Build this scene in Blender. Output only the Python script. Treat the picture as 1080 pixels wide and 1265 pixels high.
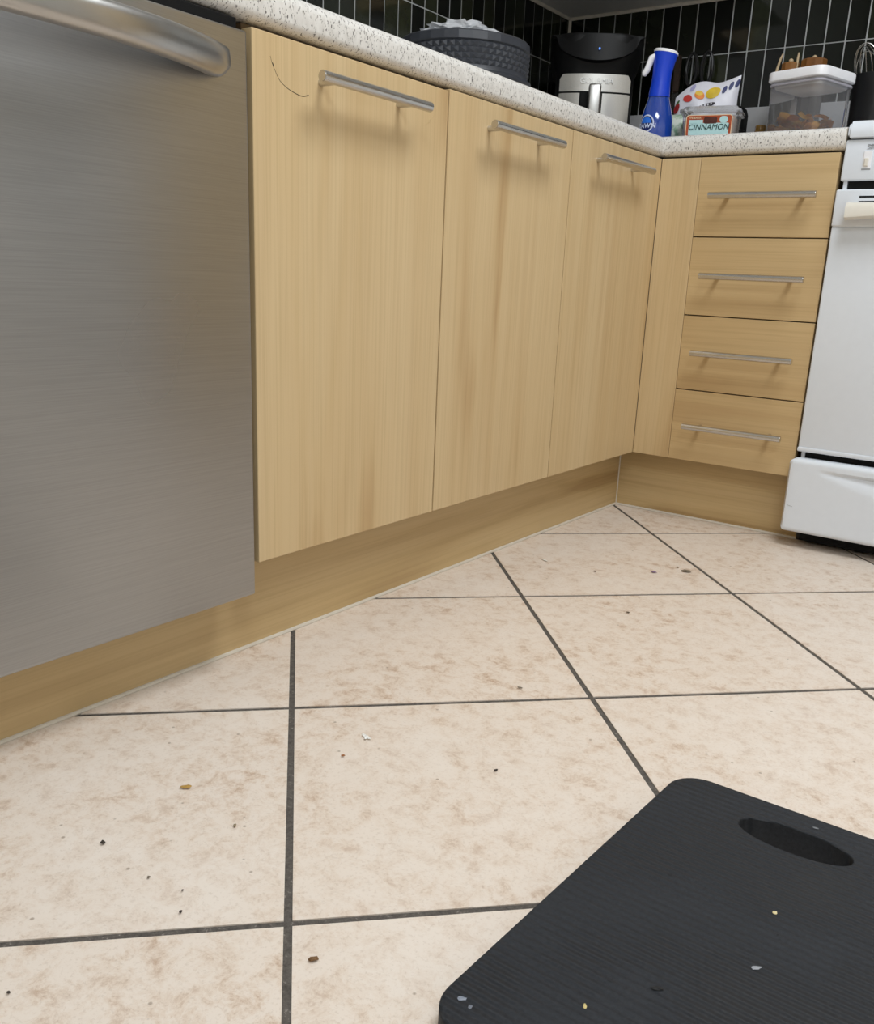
import bpy, bmesh, math, random
from mathutils import Vector, Matrix
random.seed(7)
S = bpy.context.scene
for o in list(bpy.data.objects): bpy.data.objects.remove(o, do_unlink=True)
COL = S.collection
PI = math.pi

# ------------------------------------------------------------------ camera
CX, CY, CZ = 0.9254, -2.10708, 0.56157
YAW, PITCH, ROLL = 0.61158, -0.27649, 0.0464
FPX, PPX, PPY = 1108.18, 17.154, 25.459
fw = Vector((-math.sin(YAW)*math.cos(PITCH), math.cos(YAW)*math.cos(PITCH), math.sin(PITCH)))
rt = Vector((math.cos(YAW), math.sin(YAW), 0)); up = rt.cross(fw)
R_ = rt*math.cos(ROLL) + up*math.sin(ROLL); U_ = -rt*math.sin(ROLL) + up*math.cos(ROLL)
cd = bpy.data.cameras.new('camera'); cam = bpy.data.objects.new('camera', cd); COL.objects.link(cam)
m = Matrix((R_, U_, -fw)).transposed().to_4x4(); m.translation = Vector((CX, CY, CZ)); cam.matrix_world = m
cd.sensor_fit = 'VERTICAL'; cd.sensor_height = 24.0; cd.lens = FPX/1265*24.0
cd.shift_x = -PPX/1265; cd.shift_y = PPY/1265; cd.clip_start = 0.02
S.camera = cam

# ------------------------------------------------------------------ world, lamps, exposure
W = bpy.data.worlds.new('world'); S.world = W; W.use_nodes = True
W.node_tree.nodes['Background'].inputs[0].default_value = (0.9, 0.95, 1.0, 1)
W.node_tree.nodes['Background'].inputs[1].default_value = 0.3
S.view_settings.view_transform = 'Standard'; S.view_settings.look = 'None'
S.view_settings.exposure = 0.0; S.view_settings.gamma = 1.0; S.view_settings.use_curve_mapping = False
LAMP_AT = (1.05, -0.95, 2.33)
ld = bpy.data.lights.new('ceiling_panel_light', 'AREA'); ld.shape = 'RECTANGLE'; ld.size = 0.75; ld.size_y = 0.9
ld.energy = 32; ld.color = (0.93, 0.97, 1.0)
lo = bpy.data.objects.new('ceiling_panel_light', ld); lo.location = LAMP_AT; COL.objects.link(lo)
ld2 = bpy.data.lights.new('rear_fill_light', 'AREA'); ld2.shape = 'RECTANGLE'; ld2.size = 1.0; ld2.size_y = 0.6  # added fill lamp behind the camera, lifts the fronts and kick boards
ld2.energy = 26; ld2.color = (0.90, 0.96, 1.0)
lo2 = bpy.data.objects.new('rear_fill_light', ld2); lo2.location = (1.5, -2.6, 2.33); COL.objects.link(lo2)

# ------------------------------------------------------------------ helpers
def srgb(r, g, b):
    f = lambda c: (c/255)/12.92 if c/255 <= 0.04045 else ((c/255+0.055)/1.055)**2.4
    return (f(r), f(g), f(b), 1)
class NT:
    def __init__(s, name):
        s.m = bpy.data.materials.new(name); s.m.use_nodes = True; s.t = s.m.node_tree; s.n = s.t.nodes; s.l = s.t.links
        s.b = s.n['Principled BSDF']; s.out = s.n['Material Output']
    def node(s, t, **k):
        n = s.n.new(t)
        for a, v in k.items(): setattr(n, a, v)
        return n
    def link(s, a, b): s.l.new(a, b)
    def pos(s, scale=(1, 1, 1), offset_random=False, obj=False):
        if obj: src = s.node('ShaderNodeTexCoord').outputs['Object']
        else: src = s.node('ShaderNodeNewGeometry').outputs['Position']
        if offset_random:
            oi = s.node('ShaderNodeObjectInfo'); mu = s.node('ShaderNodeMath', operation='MULTIPLY'); mu.inputs[1].default_value = 37.0
            s.link(oi.outputs['Random'], mu.inputs[0])
            ad = s.node('ShaderNodeVectorMath', operation='ADD'); s.link(src, ad.inputs[0]); s.link(mu.outputs[0], ad.inputs[1]); src = ad.outputs[0]
        mp = s.node('ShaderNodeMapping'); mp.inputs['Scale'].default_value = scale; s.link(src, mp.inputs['Vector'])
        return mp.outputs[0]
    def noise(s, vec, scale=1, detail=4, rough=0.5, dist=0):
        n = s.node('ShaderNodeTexNoise'); n.inputs['Scale'].default_value = scale; n.inputs['Detail'].default_value = detail
        n.inputs['Roughness'].default_value = rough; n.inputs['Distortion'].default_value = dist
        if vec is not None: s.link(vec, n.inputs['Vector'])
        return n.outputs['Fac']
    def ramp(s, fac, stops):
        r = s.node('ShaderNodeValToRGB'); e = r.color_ramp.elements
        while len(e) < len(stops): e.new(0.5)
        for el, (p, c) in zip(e, stops): el.position = p; el.color = c if len(c) == 4 else (*c, 1)
        s.link(fac, r.inputs[0]); return r.outputs[0]
    def mix(s, fac, a, b, mode='MIX'):
        n = s.node('ShaderNodeMix', data_type='RGBA', blend_type=mode)
        for v, i in ((fac, 0), (a, 6), (b, 7)):
            if isinstance(v, (int, float)): n.inputs[i].default_value = v
            elif isinstance(v, tuple): n.inputs[i].default_value = v
            else: s.link(v, n.inputs[i])
        return n.outputs[2]
    def bump(s, h, strength=0.2, dist=0.001):
        b = s.node('ShaderNodeBump'); b.inputs['Strength'].default_value = strength; b.inputs['Distance'].default_value = dist
        s.link(h, b.inputs['Height']); s.link(b.outputs[0], s.b.inputs['Normal'])
    def set(s, col=None, rough=None, metal=None, spec=None, **k):
        for v, i in ((col, 'Base Color'), (rough, 'Roughness'), (metal, 'Metallic'), (spec, 'Specular IOR Level')):
            if v is None: continue
            if isinstance(v, (int, float, tuple)): s.b.inputs[i].default_value = v
            else: s.link(v, s.b.inputs[i])
        for i, v in k.items(): s.b.inputs[i].default_value = v
        return s
def plain(name, col, rough=0.5, metal=0.0, spec=0.5, noise=0.06, **k):
    t = NT(name)
    f = t.noise(t.pos((1, 1, 1), obj=True), 60, 3)
    d = tuple(c*(1-noise) for c in col[:3])+(1,); h = tuple(min(1, c*(1+noise)) for c in col[:3])+(1,)
    t.set(t.ramp(f, [(0.3, d), (0.7, h)]), rough, metal, spec, **k)
    return t.m

def wood(name, dark, mid, light, grain='z', rough=0.42):
    t = NT(name)
    def sc(across, along): return {'z': (across, across, along), 'x': (along, along*0+across, across), 'h': (along, along, across)}[grain]
    a = t.noise(t.pos(sc(30, 0.8), True), 1, 3, 0.5, 0.5)
    b = t.noise(t.pos(sc(7, 0.8), True), 1, 3, 0.5, 1.2)
    c = t.noise(t.pos(sc(260, 3.0), True), 1, 2, 0.5)
    c1 = t.ramp(a, [(0.22, dark), (0.5, mid), (0.80, light)])
    c2 = t.ramp(b, [(0.30, dark), (0.41, mid), (0.66, light)])
    cc = t.mix(0.62, c1, c2)
    ln = t.ramp(c, [(0.33, (0.84, 0.81, 0.77)), (0.55, (1, 1, 1))])
    cc = t.mix(0.5, cc, ln, 'MULTIPLY')
    t.set(cc, rough, 0, 0.4); t.bump(c, 0.06, 0.0004)
    return t.m

def brushed(name, col, rough=0.3, axis='y', strength=0.08, lines=900, aniso=0.0):
    t = NT(name)
    sc = {'y': (lines, 9, lines), 'x': (9, lines, lines), 'z': (lines, lines, 9)}[axis]
    f = t.noise(t.pos(sc), 1, 2, 0.6)
    g = t.noise(t.pos((3, 3, 3)), 1, 3, 0.5)
    d = tuple(c*0.88 for c in col[:3])+(1,)
    cc = t.ramp(f, [(0.3, d), (0.7, col)])
    t.set(cc, t.ramp(g, [(0.3, (rough*0.9,)*3), (0.7, (rough*1.12,)*3)]), 1.0)
    t.b.inputs['Anisotropic'].default_value = aniso; t.b.inputs['Anisotropic Rotation'].default_value = 0.25
    t.bump(f, strength, 0.0003)
    return t.m

M = {}
M['maple'] = wood('maple_veneer', srgb(182, 150, 106), srgb(203, 177, 134), srgb(211, 188, 148), 'z')
M['maple_h_shaded'] = wood('maple_veneer_horizontal_shaded', srgb(180, 149, 106), srgb(196, 168, 123), srgb(204, 178, 134), 'h')  # drawer maple, tone darkened to stand for light grazing the fronts
M['oak'] = wood('oak_kickboard', srgb(164, 134, 90), srgb(197, 170, 123), srgb(210, 185, 141), 'h', 0.45)
M['carcass'] = plain('carcass_board', srgb(110, 90, 62), 0.6)
M['gap'] = plain('dark_recess', srgb(30, 24, 18), 0.8)
M['steel'] = brushed('brushed_stainless', (0.415, 0.417, 0.42, 1), 0.29, 'y', 0.05, 800, 0.75)
M['bar'] = plain('satin_steel_bar', (0.62, 0.61, 0.59, 1), 0.27, 1.0, 0.5, 0.03)
M['dwbar'] = plain('polished_steel_bar', (0.50, 0.495, 0.485, 1), 0.3, 1.0, 0.5, 0.03)
M['white'] = plain('white_enamel', srgb(222, 228, 236), 0.28, 0, 0.5, 0.01)
M['white_plastic'] = plain('white_plastic', srgb(236, 236, 240), 0.35, 0, 0.5, 0.01)
M['cream'] = plain('cream_plastic', srgb(226, 222, 212), 0.4, 0, 0.5, 0.02)
M['black'] = plain('black_plastic', srgb(20, 20, 22), 0.38)
M['matte_black'] = plain('matte_black', srgb(11, 11, 12), 0.6, 0, 0.2)
M['wall'] = plain('painted_wall', srgb(212, 210, 204), 0.8)
M['ceil'] = plain('painted_ceiling', srgb(232, 231, 228), 0.85)
M['caulk'] = plain('white_caulk', srgb(214, 206, 192), 0.6)
M['upstand'] = plain('grey_upstand', srgb(176, 176, 178), 0.45, noise=0.03)
M['soffit'] = plain('white_melamine', srgb(196, 194, 190), 0.5, noise=0.02)
M['grey_text'] = plain('grey_print', srgb(150, 152, 156), 0.6)

t = NT('floor_tile_stone')
p = t.pos((1, 1, 1), True)
p2 = t.pos((1.0, 1.0, 1.0), True)
a = t.noise(p, 5.5, 8, 0.66, 0.25); b = t.noise(p2, 38, 10, 0.80, 0.3); c = t.noise(p, 240, 4, 0.7)
base = t.ramp(a, [(0.32, srgb(208, 187, 168)), (0.46, srgb(221, 205, 189)), (0.62, srgb(228, 216, 204))])
vein = t.ramp(b, [(0.37, srgb(180, 150, 126)), (0.455, srgb(217, 199, 182)), (0.54, srgb(231, 220, 209))])
am = t.ramp(a, [(0.38, (0.75,)*3), (0.58, (0.35,)*3)])
cc = t.mix(am, base, vein)
fine = t.ramp(c, [(0.34, (0.84, 0.81, 0.78)), (0.46, (1, 1, 1))])
cc = t.mix(0.7, cc, fine, 'MULTIPLY')
vo = t.node('ShaderNodeTexVoronoi'); vo.inputs['Scale'].default_value = 26; t.link(p, vo.inputs['Vector'])
sp = t.ramp(vo.outputs['Distance'], [(0.035, (0.32, 0.27, 0.22)), (0.06, (1, 1, 1))])
cc = t.mix(0.6, cc, sp, 'MULTIPLY')
t.set(cc, 0.42, 0, 0.35); t.bump(c, 0.08, 0.0006); M['floor_tile'] = t.m

M['edge_highlight'] = plain('pale_edge_highlight', srgb(232, 225, 214), 0.4, noise=0.03)  # pale chamfer tone paints in the highlight the tile edges catch
t = NT('floor_grout')
a = t.noise(t.pos(), 220, 4, 0.7)
cc = t.ramp(a, [(0.3, srgb(66, 61, 57)), (0.62, srgb(98, 92, 86)), (0.78, srgb(176, 168, 160))])
t.set(cc, 0.9); t.bump(a, 0.5, 0.001); M['grout'] = t.m

t = NT('speckled_laminate')
p = t.pos((1, 1, 0.55)); cc = t.ramp(t.noise(p, 120, 3), [(0.3, srgb(214, 211, 206)), (0.7, srgb(230, 228, 224))])
for sc, th, colr in ((300, 0.335, srgb(70, 66, 66)), (220, 0.305, srgb(84, 78, 76)), (360, 0.375, srgb(160, 156, 152))):
    n = t.noise(p, sc, 2, 0.5)
    k = t.ramp(n, [(th-0.02, (1, 1, 1)), (th+0.015, (0, 0, 0))])
    cc = t.mix(k, cc, colr)
t.set(cc, 0.35, 0, 0.5); M['laminate'] = t.m

t = NT('glossy_dark_tile')
oi = t.node('ShaderNodeObjectInfo')
c0 = t.ramp(oi.outputs['Random'], [(0.0, srgb(9, 10, 9)), (0.55, srgb(20, 24, 18)), (1.0, srgb(42, 45, 31))])
n1 = t.noise(t.pos(), 22, 3, 0.6)
cc = t.mix(0.5, c0, t.ramp(n1, [(0.35, (0.4, 0.4, 0.4)), (0.65, (1.3, 1.3, 1.2))]), 'MULTIPLY')
t.set(cc, 0.08, 0, 0.4); t.bump(t.noise(t.pos(), 14, 2), 0.12, 0.004); M['wall_tile'] = t.m
M['wall_grout'] = plain('grey_wall_grout', srgb(176, 178, 178), 0.8)

t = NT('black_foam')
p = t.pos((1, 1, 1), obj=True)
w = t.node('ShaderNodeTexWave', wave_type='BANDS', bands_direction='Y', wave_profile='SIN'); w.inputs['Scale'].default_value = 34; w.inputs['Distortion'].default_value = 0.0
t.link(p, w.inputs['Vector'])
n1 = t.noise(p, 300, 3, 0.7); n2 = t.noise(p, 28, 5, 0.72); n3 = t.noise(p, 9, 3, 0.5)
gate = t.ramp(n3, [(0.34, (0.15, 0.15, 0.15)), (0.55, (1, 1, 1))])
wv = t.mix(gate, (0.5, 0.5, 0.5, 1), w.outputs['Fac'])
h = t.mix(0.14, wv, n1)
pit = t.ramp(n2, [(0.295, (0, 0, 0)), (0.31, (1, 1, 1))])
h = t.mix(0.6, h, pit, 'MULTIPLY')
cc = t.ramp(n1, [(0.25, srgb(30, 32, 36)), (0.75, srgb(48, 51, 56))])
cc = t.mix(t.ramp(n3, [(0.45, (0, 0, 0)), (0.8, (0.35,)*3)]), cc, srgb(58, 56, 54))
t.set(cc, 0.7, 0, 0.3); t.bump(h, 1.0, 0.0035); M['foam'] = t.m

def clear(name, tint=(0.96, 0.965, 0.975, 1), gloss=0.05, ior=1.45, haze=0.08, hcol=(0.8, 0.8, 0.84, 1)):
    t = NT(name); t.n.remove(t.b)
    tr = t.node('ShaderNodeBsdfTransparent'); tr.inputs[0].default_value = tint
    gl = t.node('ShaderNodeBsdfGlossy'); gl.inputs['Roughness'].default_value = gloss
    df = t.node('ShaderNodeBsdfDiffuse'); df.inputs[0].default_value = hcol
    m0 = t.node('ShaderNodeMixShader'); m0.inputs[0].default_value = haze; t.link(tr.outputs[0], m0.inputs[1]); t.link(df.outputs[0], m0.inputs[2])
    fr = t.node('ShaderNodeFresnel'); fr.inputs['IOR'].default_value = ior
    mx = t.node('ShaderNodeMixShader'); t.link(fr.outputs[0], mx.inputs[0]); t.link(m0.outputs[0], mx.inputs[1]); t.link(gl.outputs[0], mx.inputs[2])
    t.link(mx.outputs[0], t.out.inputs['Surface']); return t.m
M['clear'] = clear('clear_plastic', haze=0.10)
M['clam'] = clear('clamshell_plastic', gloss=0.12, haze=0.22, hcol=(0.85, 0.87, 0.88, 1))

def link(name, me, mat, parent=None, loc=None):
    o = bpy.data.objects.new(name, me); COL.objects.link(o)
    if mat is not None and not me.materials: me.materials.append(mat)
    if parent is not None: o.parent = parent
    if loc is not None: o.location = loc
    return o
def obj(name, bm, mat, parent=None, smooth=False, origin=None):
    """one mesh object; bm is in parent space, or in world space minus origin"""
    if origin is not None: bmesh.ops.translate(bm, vec=-Vector(origin), verts=bm.verts)
    bmesh.ops.recalc_face_normals(bm, faces=bm.faces)
    me = bpy.data.meshes.new(name); bm.to_mesh(me); bm.free()
    if smooth:
        for f in me.polygons: f.use_smooth = True
        me.set_sharp_from_angle(angle=math.radians(40))
    o = link(name, me, mat, parent)
    if origin is not None and parent is None: o.location = origin
    return o
def thing(name, label, cat, loc, rotz=0, group=None):
    o = bpy.data.objects.new(name, None); COL.objects.link(o); o.empty_display_size = 0.05
    o.location = loc; o.rotation_euler = (0, 0, rotz); o['label'] = label; o['category'] = cat
    if group: o['group'] = group
    return o
def tag(o, label, cat, group=None):
    o['label'] = label; o['category'] = cat
    if group: o['group'] = group
    return o
def struct(o): o['kind'] = 'structure'; return o

def box(bm, x0, x1, y0, y1, z0, z1, bev=0.0, seg=2):
    g = bmesh.ops.create_cube(bm, size=1.0); vs = g['verts']
    for v in vs: v.co = Vector((x0 if v.co.x < 0 else x1, y0 if v.co.y < 0 else y1, z0 if v.co.z < 0 else z1))
    if bev:
        es = list({e for v in vs for e in v.link_edges})
        bmesh.ops.bevel(bm, geom=es, offset=bev, segments=seg, affect='EDGES', profile=0.5)
    return bm
def B(*a, **k): return box(bmesh.new(), *a, **k)
def cyl(bm, p0, p1, r, n=20, r2=None, bev=0.0):
    p0, p1 = Vector(p0), Vector(p1); d = p1-p0; L = d.length
    g = bmesh.ops.create_cone(bm, cap_ends=True, segments=n, radius1=r, radius2=r if r2 is None else r2, depth=L)
    vs = g['verts']
    if bev:
        es = [e for e in {e for v in vs for e in v.link_edges} if len([f for f in e.link_faces if len(f.verts) > 4]) == 1]
        g2 = bmesh.ops.bevel(bm, geom=es, offset=bev, segments=2, affect='EDGES'); vs = list(set(g2['verts']) | {v for v in vs if v.is_valid})
    mt = Matrix.Translation((p0+p1)/2) @ d.to_track_quat('Z', 'Y').to_matrix().to_4x4()
    bmesh.ops.transform(bm, matrix=mt, verts=vs); return bm
def lathe(bm, prof, n=40, sx=1, sy=1, cap=True):
    rings = []
    for r, z in prof: rings.append([bm.verts.new((r*sx*math.cos(2*PI*i/n), r*sy*math.sin(2*PI*i/n), z)) for i in range(n)])
    for a, b in zip(rings, rings[1:]):
        for i in range(n): bm.faces.new((a[i], a[(i+1) % n], b[(i+1) % n], b[i]))
    if cap:
        bm.faces.new(rings[0][::-1]); bm.faces.new(rings[-1])
    return bm
def tube(bm, pts, r, n=8, closed=False, cap=True, flat=1.0):
    pts = [Vector(p) for p in pts]; rings = []; prev = None
    for i, p in enumerate(pts):
        a = pts[i-1] if (i > 0 or closed) else p; b = pts[(i+1) % len(pts)] if (i < len(pts)-1 or closed) else p
        tdir = (b-a).normalized()
        if prev is None:
            prev = tdir.orthogonal().normalized()
        nrm = (prev - tdir*prev.dot(tdir)).normalized(); prev = nrm; bi = tdir.cross(nrm)
        rr = r[i] if isinstance(r, (list, tuple)) else r
        rings.append([bm.verts.new(p + nrm*rr*math.cos(2*PI*k/n) + bi*rr*flat*math.sin(2*PI*k/n)) for k in range(n)])
    m_ = len(rings)
    for i in range(m_ if closed else m_-1):
        a, b = rings[i], rings[(i+1) % m_]
        for k in range(n): bm.faces.new((a[k], a[(k+1) % n], b[(k+1) % n], b[k]))
    if cap and not closed: bm.faces.new(rings[0][::-1]); bm.faces.new(rings[-1])
    return bm
def rounded(w, h, r, n=6):
    out = []
    for cx, cy, a0 in ((w/2-r, h/2-r, 0), (-w/2+r, h/2-r, PI/2), (-w/2+r, -h/2+r, PI), (w/2-r, -h/2+r, 1.5*PI)):
        for i in range(n+1): a = a0+PI/2*i/n; out.append((cx+r*math.cos(a), cy+r*math.sin(a)))
    return out
def prism(bm, outline, z0, z1, bev=0.0, seg=2):
    b_ = [bm.verts.new((x, y, z0)) for x, y in outline]; t_ = [bm.verts.new((x, y, z1)) for x, y in outline]; n = len(outline)
    f0 = bm.faces.new(b_[::-1]); f1 = bm.faces.new(t_)
    for i in range(n): bm.faces.new((b_[i], b_[(i+1) % n], t_[(i+1) % n], t_[i]))
    if bev: bmesh.ops.bevel(bm, geom=list(f1.edges)+list(f0.edges), offset=bev, segments=seg, affect='EDGES')
    return bm
def text(name, body, size, mat, parent, mtx, extrude=0.0003, xscale=1.0, shear=0.0):
    cu = bpy.data.curves.new(name, 'FONT'); cu.body = body; cu.size = size; cu.extrude = extrude; cu.align_x = 'CENTER'; cu.align_y = 'CENTER'; cu.shear = shear
    o = bpy.data.objects.new(name, cu); COL.objects.link(o)
    dg = bpy.context.evaluated_depsgraph_get(); me = bpy.data.meshes.new_from_object(o.evaluated_get(dg))
    bpy.data.objects.remove(o, do_unlink=True); bpy.data.curves.remove(cu)
    me.transform(mtx @ Matrix.Diagonal((xscale, 1, 1, 1))); me.name = name; me.materials.clear()
    return link(name, me, mat, parent)
FRONT_Y = lambda x, y, z: Matrix(((1, 0, 0, x), (0, 0, -1, y), (0, 1, 0, z), (0, 0, 0, 1)))   # text facing -y

# ------------------------------------------------------------------ dimensions
ZD, ZT, ZCB, ZC = 0.1565, 0.8500, 0.8550, 0.9000
KR = 0.0598; WL = 0.635; T = 0.41819; GW = 0.0078
XF, XR = 0.0956, 0.3990
ROOM_X, ROOM_Y, ROOM_Z = 2.7, -3.4, 2.38

# ------------------------------------------------------------------ room shell
floor = struct(obj('floor', B(-WL-0.1, ROOM_X+0.1, ROOM_Y-0.1, WL+0.1, -0.06, -0.0025), M['grout']))
def clip(poly, f):
    out = []
    for i, a in enumerate(poly):
        b = poly[(i+1) % len(poly)]; fa, fb = f(a), f(b)
        if fa >= 0: out.append(a)
        if (fa >= 0) != (fb >= 0): k = fa/(fa-fb); out.append((a[0]+(b[0]-a[0])*k, a[1]+(b[1]-a[1])*k))
    return out
s2 = 2**-0.5
U0 = -0.01402*s2; V0 = (-0.119+0.40356)*s2
for i in range(-6, 8):
    for j in range(-7, 9):
        u0, v0 = U0+i*T, V0+j*T
        q = [(u0+GW/2, v0+GW/2), (u0+T-GW/2, v0+GW/2), (u0+T-GW/2, v0+T-GW/2), (u0+GW/2, v0+T-GW/2)]
        q = [((u+v)*s2, (u-v)*s2) for u, v in q]
        for f in (lambda a: a[0]+0.066, lambda a: ROOM_X-a[0], lambda a: a[1]-ROOM_Y, lambda a: WL-a[1],
                  lambda a: 0.066-a[1] if a[0] < 1e9 and False else 1): 
            if q: q = clip(q, f)
        if len(q) < 3: continue
        q2 = [v for n, v in enumerate(q) if (Vector(v)-Vector(q[n-1])).length > 1e-4]
        ar = abs(sum(q2[n-1][0]*v[1]-v[0]*q2[n-1][1] for n, v in enumerate(q2)))/2
        if len(q2) < 3 or ar < 4e-4: continue
        bm = bmesh.new()
        tops = [bm.verts.new((x, y, 0)) for x, y in q2]; f1 = bm.faces.new(tops)
        r = bmesh.ops.inset_region(bm, faces=[f1], thickness=0.0016, depth=0) if ar > 0.004 else None
        for v in tops: v.co.z = -0.0012
        bots = [bm.verts.new((x, y, -0.0045)) for x, y in q2]; n = len(q2)
        for k in range(n): bm.faces.new((tops[k], tops[(k+1) % n], bots[(k+1) % n], bots[k]))
        to = obj('floor_tile', bm, M['floor_tile'], floor); to.data.materials.append(M['edge_highlight'])
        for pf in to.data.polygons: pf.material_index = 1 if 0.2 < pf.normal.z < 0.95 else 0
struct(obj('ceiling', B(-WL-0.1, ROOM_X+0.1, ROOM_Y-0.1, WL+0.1, ROOM_Z, ROOM_Z+0.1), M['ceil']))
struct(obj('wall_right', B(ROOM_X, ROOM_X+0.1, ROOM_Y-0.1, WL+0.1, -0.06, ROOM_Z), M['wall']))
struct(obj('wall_front', B(-WL-0.1, ROOM_X, ROOM_Y-0.1, ROOM_Y, -0.06, ROOM_Z), M['wall']))
wl = struct(obj('wall_left', B(-WL-0.1, -WL, ROOM_Y, WL, -0.06, ROOM_Z), M['wall_grout']))
wb = struct(obj('wall_back', B(-WL-0.1, ROOM_X, WL, WL+0.1, -0.06, ROOM_Z), M['wall_grout']))
ROWS = ((1.0635, 1.2095), (1.2125, 1.3545), (0.912, 1.0605))
PT = 0.0525
def wtile(parent, side, a, z0, z1):
    g = 0.0019; th = 0.0018 + random.uniform(-0.0004, 0.0004)
    if side == 'L': bm = B(-WL-0.004, -WL+th, a+g, a+PT-g, z0, z1, bev=0.0008, seg=1)
    else: bm = B(a+g, a+PT-g, WL-th, WL+0.004, z0, z1, bev=0.0008, seg=1)
    obj('wall_tile', bm, M['wall_tile'], parent)
for z0, z1 in ROWS[:2]:
    y = WL-0.004-PT
    while y > -1.0: wtile(wl, 'L', y, z0, z1); y -= PT
    x = -0.0055-12*PT+0.001
    while x < 1.25: wtile(wb, 'B', x, z0, z1); x += PT
# low grey upstand of the worktop along both walls
struct(obj('trim_1', B(-WL, -WL+0.012, -2.3, WL-0.012, ZC, 1.0625, bev=0.002), M['upstand'], None))
struct(obj('trim_2', B(-WL, XR, WL-0.012, WL, ZC, 1.0625, bev=0.002), M['upstand'], None))
bm = bmesh.new(); tube(bm, [(-WL+0.004, WL-0.004, 1.064), (-WL+0.004, WL-0.004, 1.354)], 0.006, 8)
tube(bm, [(-WL+0.005, -1.0, 1.353), (-WL+0.005, WL-0.005, 1.353), (1.25, WL-0.005, 1.353)], 0.0055, 8)
struct(obj('trim_3', bm, M['caulk'], None, True))

# kick boards with a bead of caulk at the floor
kl = struct(obj('baseboard_left', B(-KR-0.016, -KR, -2.3, KR, 0.0, ZD+0.03), M['oak']))
kb = struct(obj('baseboard_back', B(-KR, XR+0.02, KR, KR+0.016, 0.0, ZD+0.03), M['oak']))
bm = bmesh.new(); tube(bm, [(-KR, -2.3, 0.0005), (-KR, KR-0.001, 0.0005)], 0.0035, 8)
tube(bm, [(-KR+0.0003, KR-0.0003, 0.0), (-KR+0.0003, KR-0.0003, ZD+0.02)], 0.0022, 6)
obj('caulk_bead', bm, M['caulk'], kl, True)
bm = bmesh.new(); tube(bm, [(-KR, KR, 0.0005), (XR+0.02, KR, 0.0005)], 0.0035, 8); obj('caulk_bead', bm, M['caulk'], kb, True)

# ------------------------------------------------------------------ base cabinets of the left run
def bar_handle(axis, c, L=0.234, post=0.165, r=0.0072):
    """satin bar on two posts; c = centre of bar"""
    bm = bmesh.new(); d = Vector((0, 1, 0)) if axis == 'y' else Vector((1, 0, 0)); n = Vector((1, 0, 0)) if axis == 'y' else Vector((0, -1, 0))
    c = Vector(c); cyl(bm, c-d*L/2, c+d*L/2, r, 24, bev=0.0008)
    for s in (-1, 1): q = c+d*s*post/2; cyl(bm, q-n*0.001, q-n*0.035, 0.0048, 16)
    return bm
DOORS = (( -1.2624, -0.8500, 'first', -1.175, -0.942),
         ( -0.8465, -0.4340, 'second', -0.766, -0.530),
         ( -0.4310, -0.0008, 'third', -0.362, -0.119))
LBL = ('pale maple base cabinet beside the dishwasher, thin crack at upper left of its door',
       'pale maple base cabinet in the middle of the three doors along the long run',
       'pale maple base cabinet in the corner, door next to the narrow filler panel')
for (ya, yb, nm, ha, hb), lb in zip(DOORS, LBL):
    org = (-0.3, (ya+yb)/2, 0)
    t = thing('base_cabinet', lb, 'cabinet', org, group='base cabinets along the left run')
    obj('carcass', B(-0.60, -0.0205, ya+0.001, yb-0.001, ZD-0.002, 0.8535), M['carcass'], t, origin=org)
    zt = ZT-0.0035 if nm == 'first' else ZT
    d = obj('door', B(-0.0195, 0.0, ya, yb, ZD, zt, bev=0.0011, seg=2), M['maple'], t, origin=org)
    hh = obj('handle', bar_handle('y', (0.035, (ha+hb)/2, 0.8055 if nm == 'first' else 0.8085), hb-ha), M['bar'], d, True, origin=org); hh['label'] = 'satin steel bar handle on two posts'
    if nm == 'first':
        def crv(P, n=14):
            P = [Vector(p) for p in P]; out = []
            for k in range(1, len(P)-2):
                for s in range(n):
                    u = s/n; out.append(0.5*((2*P[k])+(-P[k-1]+P[k+1])*u+(2*P[k-1]-5*P[k]+4*P[k+1]-P[k+2])*u*u+(-P[k-1]+3*P[k]-3*P[k+1]+P[k+2])*u**3))
            return out+[P[-2]]
        X = -0.00005
        pts = crv([(X, -1.238, 0.83), (X, -1.232, 0.820), (X, -1.228, 0.811), (X, -1.217, 0.796), (X, -1.206, 0.7895), (X, -1.195, 0.7860), (X, -1.182, 0.7835), (X, -1.173, 0.7835), (X, -1.164, 0.7865), (X, -1.16, 0.789)])
        bm = bmesh.new(); tube(bm, pts, [0.00022+0.00035*(i/len(pts)) for i in range(len(pts))], 6)
        tube(bm, [(X, -1.2285, 0.813), (X, -1.2265, 0.809)], 0.0007, 6)
        c_ = obj('crack', bm, M['gap'], d, origin=org); c_['label'] = 'thin dark crack in the veneer'
        pts = crv([(X, -0.93, 0.783), (X, -0.915, 0.786), (X, -0.90, 0.792), (X, -0.888, 0.803), (X, -0.877, 0.819), (X, -0.87, 0.83)])
        bm = bmesh.new(); tube(bm, pts, 0.00022, 6); tube(bm, [(X, -0.899, 0.7925), (X, -0.8965, 0.798)], 0.0009, 6)
        obj('crack', bm, M['oak'], d, origin=org)

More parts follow.
